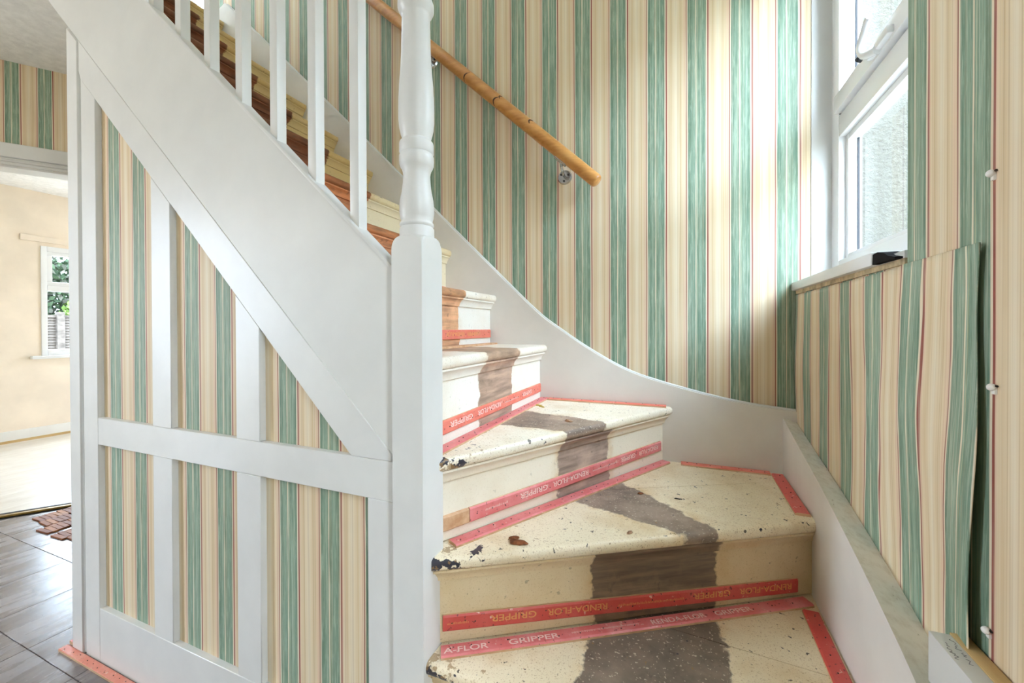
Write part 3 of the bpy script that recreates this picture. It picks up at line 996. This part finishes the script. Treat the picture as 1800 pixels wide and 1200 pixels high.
# ================================================================== CARPET GRIPPER RODS
def text_mesh(txt, size):
    cu = bpy.data.curves.new('t', 'FONT'); cu.body = txt; cu.size = size; cu.align_x = 'LEFT'; cu.offset = size * .012
    o = bpy.data.objects.new('t', cu); COL.objects.link(o)
    bpy.context.view_layer.update()
    me = bpy.data.meshes.new_from_object(o.evaluated_get(bpy.context.evaluated_depsgraph_get()))
    bpy.data.objects.remove(o); bpy.data.curves.remove(cu)
    xs = [v.co.x for v in me.vertices]; ys = [v.co.y for v in me.vertices]
    me['w'] = max(xs); me['h'] = max(ys)
    return me


TXT = {}
for w_ in ('RENDA-FLOR', 'GRIPPER', 'A-FLOR'):
    me = text_mesh(w_, 1.0); TXT[w_] = (me, max(v.co.x for v in me.vertices), max(v.co.y for v in me.vertices))


def gripper(p0, p1, nrm, wdir, label, mat, width=.034, th=.007, words=None, flip=False, ink='ink_tan', bare=0.0, grp='carpet gripper rods on the stairs', nails=True):
    """rod from p0 to p1; nrm: out of the surface; wdir: across the rod"""
    p0, p1 = Vector(p0), Vector(p1); nrm = Vector(nrm).normalized(); wdir = Vector(wdir)
    d = (p1 - p0).normalized(); L = (p1 - p0).length
    wdir = nrm.cross(d).normalized() if wdir is None or wdir.length == 0 else (wdir - d * wdir.dot(d)).normalized()
    root = empty('carpet_gripper', p0, 0, label=label, category='gripper rod', group=grp)
    hand = d.cross(wdir).dot(nrm) > 0
    def P(u, v, h):
        return d * u + wdir * v + nrm * h
    def PT(u, v, h):
        return P(u, v if hand else width - v, h)
    c_ = .0025
    def rod(u0, u1, m, name):
        bm = bmesh.new()
        prism(bm, [P(u0, v, h) for v, h in ((0, 0), (width, 0), (width, th - c_), (width - .004, th), (.002, th), (0, th - .001))], d * (u1 - u0))
        me = tm(bm, name)
        o = obj(name, me, m, root)
        me.materials.append(M['bare_wood'])
        for p in me.polygons:
            if p.normal.dot(nrm) < .5:
                p.material_index = 1
        return o
    if bare > 0:
        rod(0, bare - .002, M['bare_wood'], 'bare_rod')
    rd = rod(bare, L, mat, 'rod')
    if words:
        for (u, wd, hgt) in words:
            if wd == '~':
                bm = bmesh.new(); x = 0
                while x < hgt:
                    h1 = random.uniform(.003, .006)
                    vv = width * .42
                    uu = u + x
                    prism(bm, [P(uu, vv, th + .0002), P(uu + .0011, vv, th + .0002), P(uu + .0011, vv + h1, th + .0002), P(uu, vv + h1, th + .0002)], nrm * .0002)
                    x += random.uniform(.0022, .0036)
                obj('small_print', tm(bm, 'small_print'), M[ink], rd)
                continue
            src, tw, thh = TXT[wd]
            me = src.copy()
            sx = hgt / tw; sy = width * .42 / thh
            for v in me.vertices:
                x, y = v.co.x * sx, v.co.y * sy
                if flip:
                    v.co = PT(u + hgt - x, width * .74 - y, th + .0004)
                else:
                    v.co = PT(u + x, width * .26 + y, th + .0004)
            me.validate()
            obj('lettering', me, M[ink], rd)
    if nails:
        bm = bmesh.new()
        u = bare + .02
        while u < L - .01:
            q = P(u, width * random.uniform(.3, .7), th)
            r_ = bmesh.ops.create_icosphere(bm, subdivisions=1, radius=.0018)
            bmesh.ops.translate(bm, vec=q, verts=r_['verts'])
            u += random.uniform(.03, .06)
        pn = obj('gripper_pins', tm(bm, 'gripper_pins', 60), M['nail'], rd, kind='stuff')
    return root


def rface(k, s, z):
    """point on the face of riser k, s metres from its newel end"""
    a = Vector((*NOSE[k][0], 0)); b = Vector((*NOSE[k][1], 0)); d = (b - a).normalized(); back = Vector((-d.y, d.x, 0))
    p = a + back * .030 + d * s
    return Vector((p.x, p.y, z)), d, -back


Z = Vector((0, 0, 1))
# riser of the third step (widest, lettered upside down)
a, d, f = rface(2, .022, .441); b, _, _ = rface(2, .915, .425)
gripper(a, b, f, Z, 'red lettered gripper on the lowest visible riser, print upside down', M['grip_red'],
        words=[(.01, '~', .045), (.105, 'GRIPPER', .105), (.235, 'RENDA-FLOR', .145), (.405, '~', .17), (.60, 'GRIPPER', .10), (.725, 'RENDA-FLOR', .15)], flip=True)
# tread T1 against that riser
a, d, f = rface(2, .018, TZ[1]); b, _, _ = rface(2, .925, TZ[1])
gripper(a + f * .012, b + f * .010, Z, f, 'pinkish lettered gripper across the back of the lowest visible tread', M['grip_pink'],
        words=[(.006, 'A-FLOR', .095), (.145, 'GRIPPER', .115), (.29, '~', .16), (.48, 'RENDA-FLOR', .14), (.645, 'GRIPPER', .10)], flip=False, ink='ink_white')
gripper((X_STR - .006, 1.185, TZ[1]), (X_STR - .006, .74, TZ[1]), Z, (-1, 0, 0), 'red gripper along the right string on the lowest visible tread', M['grip_red'])
# riser and tread of the next winder
a, d, f = rface(3, .018, .640); b, _, _ = rface(3, .918, .655)
gripper(a, b, f, Z, 'pink lettered gripper with bare wood end on the second visible riser', M['grip_pink'],
        words=[(.12, '~', .07), (.23, 'GRIPPER', .10), (.35, 'RENDA-FLOR', .15), (.52, '~', .12), (.66, 'GRIPPER', .08), (.76, 'RENDA-FLOR', .12)], flip=True, ink='ink_white', bare=.075)
a, d, f = rface(3, .035, TZ[2]); b, _, _ = rface(3, .925, TZ[2])
gripper(a + f * .006, b + f * .004, Z, f, 'pink gripper across the back of the second visible tread', M['grip_pink'])
gripper((-.005, Y_STR - .004, TZ[2]), (.268, Y_STR - .004, TZ[2]), Z, (0, -1, 0), 'brownish gripper along the back string on the second visible tread', M['grip_orange'], width=.030)
gripper((X_STR - .004, 1.575, TZ[2]), (X_STR - .004, 1.262, TZ[2]), Z, (-1, 0, 0), 'bright red gripper along the right string on the second visible tread', M['grip_red'])
# riser and tread of the top winder
a, d, f = rface(4, .03, .842); b, _, _ = rface(4, .84, .842)
gripper(a, b, f, Z, 'orange-red lettered gripper on the riser of the top winder', M['grip_orange'],
        words=[(.10, 'GRIPPER', .12), (.25, 'RENDA-FLOR', .16), (.44, '~', .12), (.60, 'GRIPPER', .10)], flip=True, ink='ink_white')
a, d, f = rface(4, .03, TZ[3]); b, _, _ = rface(4, .842, TZ[3])
gripper(a + f * .005, b + f * .005, Z, f, 'pink gripper across the back of the top winder tread', M['grip_pink'])
gripper((-.50, Y_STR - .004, TZ[3]), (-.055, Y_STR - .004, TZ[3]), Z, (0, -1, 0), 'thin orange gripper along the back string on the top winder tread', M['grip_orange'], width=.028)
# first straight steps
a, d, f = rface(5, .03, 1.062); b, _, _ = rface(5, .84, 1.062)
gripper(a, b, f, Z, 'red lettered gripper on the first riser of the straight flight', M['grip_orange'],
        words=[(.45, 'RENDA-FLOR', .13), (.60, 'GRIPPER', .11)], flip=True, ink='ink_tan')
a, d, f = rface(5, .03, TZ[4]); b, _, _ = rface(5, .842, TZ[4])
gripper(a + f * .02, b + f * .004, Z, f, 'bare pale gripper lying at the back of the tread above the winders', M['bare_wood'], nails=False)
a, d, f = rface(6, .03, TZ[5] + .012); b, _, _ = rface(6, .84, TZ[5] + .012)
gripper(a, b, f, Z, 'red gripper peeping above the second straight tread beside the newel', M['grip_orange'])
# hall floor beside the panelling
gripper((-1.975, .690, .0), (-1.05, .690, .0), Z, (0, 1, 0), 'long red gripper on the hall floor along the under-stair panelling', M['grip_pale'], width=.026, th=.008, grp='carpet gripper rods on the hall floor')
gripper((-1.985, .722, .0), (-1.985, .775, .0), Z, (1, 0, 0), 'short red gripper offcut at the panelling corner', M['grip_red'], width=.026, th=.012, grp='carpet gripper rods on the hall floor', nails=False)

# ------------------------------------------------------------------ splinters and debris on the treads
def chip(loc, size, mat, label, name='wood_splinter', cat='debris', rz=0.0, grp='splinters and crumbs on the treads'):
    bm = bmesh.new()
    bmesh.ops.create_icosphere(bm, subdivisions=2, radius=1)
    for v in bm.verts:
        v.co *= 1 + random.uniform(-.28, .28)
        v.co.x *= size[0]; v.co.y *= size[1]; v.co.z = max(v.co.z, -.6) * size[2]
    o = obj(name, tm(bm, name), mat, label=label, category=cat, group=grp)
    o.location = (loc[0], loc[1], loc[2] + size[2] * .6); o.rotation_euler = (0, 0, rz)
    return o


big = chip((-.345, .858, TZ[2]), (.022, .008, .006), M['bark'], 'largest brown splinter lying on the second visible tread near the newel', rz=.2)
chip((-.012, .012, 0), (.014, .005, .004), M['bark'], '', rz=.5).parent = big
chip((-.116, 1.002, TZ[2]), (.009, .004, .004), M['beige_chip'], 'pale pinkish crumb near the nosing of the second visible tread', rz=.9)
chip((-.323, 1.228, TZ[3]), (.014, .006, .005), M['beige_chip'], 'pale splinter in the middle of the top winder tread', rz=-.4)
chip((-.115, 1.251, TZ[2]), (.009, .004, .003), M['bark'], 'small brown splinter at the far edge of the bare carpet run', rz=.3)
chip((-.012, 1.254, TZ[2]), (.010, .003, .002), M['nail'], 'small dark crumb on the cream paint right of the bare carpet run', rz=.1)
chip((-.50, 1.44, TZ[3]), (.020, .004, .003), M['yellow'], 'larger yellow plastic scrap at the back of the top winder tread', 'plastic_scrap', rz=.2)
chip((-.475, 1.42, TZ[3]), (.014, .004, .003), M['yellow'], 'smaller yellow plastic scrap beside the larger yellow one', 'plastic_scrap', rz=-.5)
for o in COL.objects:
    if o.get('label') == '':
        for k in ('label', 'category', 'group'):
            del o[k]
        o.name = 'splinter_flake'

# ================================================================== FAR ROOM through the doorway
# architrave round the doorway
def harch(name, s0, s1, z0, z1, prof):
    bm = bmesh.new()
    for (a_, b_, t_) in prof:
        if s1 - s0 > z1 - z0:
            q = (s0, s1, z0 + (z1 - z0) * a_, z0 + (z1 - z0) * b_)
        else:
            q = (s0 + (s1 - s0) * a_, s0 + (s1 - s0) * b_, z0, z1)
        prism(bm, [hp(q[0], q[2], .0), hp(q[1], q[2], .0), hp(q[1], q[3], .0), hp(q[0], q[3], .0)], HN * t_, .003, 1)
    return tm(bm, name)


PR = [(0, .14, .012), (.14, .24, .020), (.24, .34, .012), (.34, 1, .024)]
d_tr = obj('trim_2', harch('trim_2', D0 - .12, D1 + .12, DZ, DZ + .125, PR), M['white'], **S)
obj('trim_3', harch('trim_3', D0 - .12, D0, 0, DZ, PR), M['white'], **S)
obj('trim_4', harch('trim_4', D1, D1 + .12, 0, DZ, PR), M['white'], **S)
bm = bmesh.new()
prism(bm, [hp(D0, DZ - .012, 0), hp(D1, DZ - .012, 0), hp(D1, DZ, 0), hp(D0, DZ, 0)], -HN * .12)
obj('trim_5', tm(bm, 'trim_5'), M['white'], **S)
# threshold
bm = bmesh.new()
prism(bm, [hp(D0, 0, .0), hp(D1, 0, .0), hp(D1, .0, -.05), hp(D0, 0, -.05)], (0, 0, .012), .003, 1)
th_o = obj('threshold_strip', tm(bm, 'threshold_strip'), plain('brass_threshold', (160, 128, 62), .4, .5, .2, 60, 0, 1, .4), label='thin brass-coloured threshold strip in the far doorway', category='threshold')
bm = bmesh.new()
prism(bm, [hp(D0, 0.0125, -.030), hp(D1, .0125, -.030), hp(D1, .0125, -.046), hp(D0, .0125, -.046)], (0, 0, .002))
obj('ribbed_edge', tm(bm, 'ribbed_edge'), M['gasket'], th_o)
# room shell
RX, RZ_ = -6.035, 2.505
M['laminate'] = wood('white_washed_boards', (228, 222, 212), (216, 208, 196), (236, 232, 224), 'y', .35, .5)
fl = empty('floor_room', (-5, 1.5, 0), **S)
pl = None
for i in range(14):
    x = -6.03 + i * .19
    if pl is None:
        pl = boxme('floorboard', 0, .1885, -.55, 4.0, -.02, .006, .001, 1)
    # boards are trimmed at the threshold line by bisecting
    bm = bmesh.new(); bm.from_mesh(pl); bmesh.ops.translate(bm, vec=(x, 0, 0), verts=bm.verts)
    bmesh.ops.bisect_plane(bm, geom=bm.verts[:] + bm.edges[:] + bm.faces[:], plane_co=HA - HN * .052, plane_no=HN, clear_outer=True)
    if len(bm.verts) < 4:
        bm.free(); continue
    bmesh.ops.translate(bm, vec=(5, -1.5, 0), verts=bm.verts)
    obj('floorboard', tm(bm, 'floorboard'), M['laminate'], fl)
bm = bmesh.new()
box(bm, -6.2, -3.2, -.7, 4.1, RZ_, RZ_ + .1)
bmesh.ops.bisect_plane(bm, geom=bm.verts[:] + bm.edges[:] + bm.faces[:], plane_co=HA - HN * .06, plane_no=HN, clear_outer=True)
bmesh.ops.holes_fill(bm, edges=bm.edges)
obj('ceiling_room', tm(bm, 'ceiling_room'), M['ceil'], **S)
WY0, WY1, WZ0, WZ1 = 2.01, 3.2, .84, 1.96
wall_mesh('wall_far', [(-.6, WY0, 0, RZ_), (WY1, 4.1, 0, RZ_), (WY0, WY1, 0, WZ0), (WY0, WY1, WZ1, RZ_)], lambda s, z: Vector((RX, s, z)), Vector((-1, 0, 0)), .2,
          M['plaster_cream'], lambda c, n: (c.y, c.z))
wall_mesh('wall_room_near', [(-6.2, -4.2, 0, RZ_)], lambda s, z: Vector((s, -.6, z)), Vector((0, -1, 0)), .1, M['plaster_cream'], lambda c, n: (c.x, c.z))
wall_mesh('wall_room_garden', [(-6.2, -5.13, 0, RZ_), (-4.87, -3.0, 0, RZ_), (-5.13, -4.87, 2.2, RZ_)], lambda s, z: Vector((s, 4.05, z)), Vector((0, 1, 0)), .1, M['plaster_cream'], lambda c, n: (c.x, c.z))  # unseen gap added here to brighten the room
wall_mesh('wall_room_inner', [(1.75, 4.05, 0, RZ_)], lambda s, z: Vector((-3.25, s, z)), Vector((1, 0, 0)), .1, M['plaster_cream'], lambda c, n: (c.y, c.z))
obj('baseboard_far', boxme('baseboard_far', RX, RX + .018, -.6, 4.05, .006, .12, .003, 1), M['plaster_white'], **S)
obj('trim_6', boxme('trim_6', RX + .018, RX + .026, -.6, 4.05, .006, .03), M['ply'], **S)
bat = obj('curtain_batten', boxme('curtain_batten', RX, RX + .02, 1.868, 3.35, 1.995, 2.055, .003, 1), M['plaster_cream'], label='cream painted curtain batten above the far room window', category='batten')
# far window
w2 = empty('window_2', (RX, 2.6, .84), **S)
WI2 = Matrix.Translation((-RX, -2.6, -.84))
def w2p(n, a_, mat, parent=None, bev=.004):
    o = obj(n, boxme(n, *a_, bev), mat, parent or w2); o.matrix_parent_inverse = WI2 if parent is None else Matrix.Identity(4)
    return o
for (y0, y1, z0, z1) in ((WY0, WY0 + .045, WZ0, WZ1), (WY1 - .045, WY1, WZ0, WZ1), (WY0 + .045, WY1 - .045, WZ0, WZ0 + .06), (WY0 + .045, WY1 - .045, WZ1 - .05, WZ1), (WY0 + .045, WY1 - .045, 1.50, 1.56), (2.58, 2.63, WZ0 + .06, WZ1 - .05)):
    w2p('frame_bar', (RX - .02, RX + .012, y0, y1, z0, z1), M['upvc'])
for (y0, y1) in ((WY0 + .045, 2.58), (2.63, WY1 - .045)):
    sh = w2p('sash', (RX - .02, RX + .004, y0, y1, 1.56, 1.60), M['upvc'])
    for q in ((y0, y0 + .04, 1.60, 1.87), (y1 - .04, y1, 1.60, 1.87), (y0, y1, 1.87, 1.91)):
        w2p('sash_bar', (RX - .02, RX + .004, *q), M['upvc'], sh)
    w2p('pane', (RX - .012, RX - .008, y0 + .04, y1 - .04, 1.60, 1.87), M['glass'], sh, 0)
    w2p('pane', (RX - .012, RX - .008, y0, y1, WZ0 + .06, 1.50), M['glass'], None, 0)
w2p('window_board', (RX, RX + .06, WY0 - .08, WY1 + .08, WZ0 - .03, WZ0), M['upvc'])

# mosaic parquet left on the hall floor by the doorway
M['parquet'] = [wood('parquet_%d' % i, c, tuple(v * .75 for v in c), tuple(min(255, v * 1.15) for v in c), 'x', .6) for i, c in enumerate(((172, 104, 58), (150, 86, 50), (190, 122, 66)))]
fing = boxme('parquet_finger', -.055, .055, -.0115, .0115, 0, .008, .001, 1)
fing_m = []
for mt in M['parquet']:
    c = fing.copy(); c.materials.append(mt); fing_m.append(c)


def remnant(label, rows):
    root = empty('parquet_remnant', (rows[0][0], rows[0][1], 0), 0, label=label, category='parquet', group='parquet remnants by the doorway')
    for (x, y, n_) in rows:
        for i in range(n_):
            o = obj('parquet_finger', random.choice(fing_m), None, root)
            o.location = (x - rows[0][0] + random.uniform(-.006, .006), y - rows[0][1] + i * .0245, .0)
            o.rotation_euler = (0, 0, random.uniform(-.06, .06))


remnant('ragged strip of brown mosaic parquet nearest the threshold', [(-3.44, 1.13, 7), (-3.335, 1.12, 5)])
remnant('middle row of brown mosaic parquet fingers on the hall floor', [(-3.215, 1.075, 7)])
remnant('brown mosaic parquet patch beside the corner of the panelling', [(-3.06, 1.075, 5), (-2.95, 1.095, 4)])
remnant('few loose parquet fingers left of the other parquet remnants', [(-3.56, .97, 1), (-3.50, .935, 1)])

# garden beyond the far room
gm = plain('grey_fence_wood', (80, 73, 67), .85, .1, .3, 14)
FX = -9.6
fence = empty('garden_fence', (FX, 3.4, -.3), label='weathered lapped timber garden fence outside the far window', category='fence')
slat = boxme('slat', -.004, .004, 0, 1.72, 0, .058)
for v in slat.vertices:
    v.co.x += .030 * (v.co.z / .058 - .5) * -1
slat.materials.append(gm)
post = boxme('post', -.045, .045, -.045, .045, 0, 1.70); post.materials.append(gm)
for j in range(3):
    y0 = 1.63 + j * 1.78
    for i in range(34):
        o = obj('slat', slat, None, fence); o.location = (random.uniform(-.004, .004), y0 + .05 - 3.4, .05 + i * .046); o.rotation_euler = (random.uniform(-.004, .004), 0, 0)
    o = obj('post', post, None, fence); o.location = (.02, y0 - 3.4, 0)
    o = obj('fence_cap', boxme('fence_cap', -.03, .03, 0, 1.78, 1.61, 1.65), gm, fence); o.location = (0, y0 - 3.4, 0)


def leafy(name, c, r, n, cols, label, cat, size):
    root = empty(name, (c[0], c[1], -.3), 0, label=label, category=cat)
    vs, fs, mi = [], [], []
    for _ in range(n):
        v = Vector((random.gauss(0, 1), random.gauss(0, 1), random.gauss(0, 1))).normalized() * random.uniform(.72, 1.0)
        p = Vector((v.x * r[0], v.y * r[1], c[2] + .3 + v.z * r[2]))
        a_ = Vector((random.gauss(0, 1), random.gauss(0, 1), random.gauss(0, 1))).normalized(); b_ = a_.orthogonal().normalized()
        s_ = size * random.uniform(.6, 1.3)
        i0 = len(vs)
        vs += [p - a_ * s_, p + b_ * s_ * .5, p + a_ * s_, p - b_ * s_ * .5]
        fs.append((i0, i0 + 1, i0 + 2, i0 + 3)); mi.append(random.randrange(len(cols)))
    me = bpy.data.meshes.new('foliage'); me.from_pydata([tuple(v) for v in vs], [], fs)
    for cc in cols:
        me.materials.append(cc)
    for p, i in zip(me.polygons, mi):
        p.material_index = i
    o = bpy.data.objects.new('foliage', me); COL.objects.link(o); o.parent = root; o['kind'] = 'stuff'
    bm = bmesh.new(); tube(bm, [(0, 0, 0), (.02, .02, c[2] * .5), (0, 0, c[2] + .3)], [.07, .05, .02], 8)
    obj('stem', tm(bm, 'stem'), gm, root)


G1 = [plain('leaf_a', (34, 48, 30), .7, .2), plain('leaf_b', (50, 64, 42), .7, .2), plain('leaf_c', (72, 72, 62), .7, .2)]
G2 = [plain('leaf_d', (54, 72, 18), .6, .2), plain('leaf_e', (66, 84, 28), .6, .2)]
leafy('hedge_bush', (-12.0, 3.5, 1.2), (.8, 1.5, 1.6), 9500, G1, 'dark green hedge behind the garden fence', 'hedge', .07)
leafy('bright_bush', (-10.5, 4.17, 1.1), (.5, .45, .72), 1500, G2, 'bright yellow-green bush just over the garden fence', 'bush', .07)
leafy('garden_tree', (-14.6, 5.0, 1.9), (1.2, 1.8, 2.0), 4200, G1, 'tall grey-green tree beyond the right end of the fence', 'tree', .09)
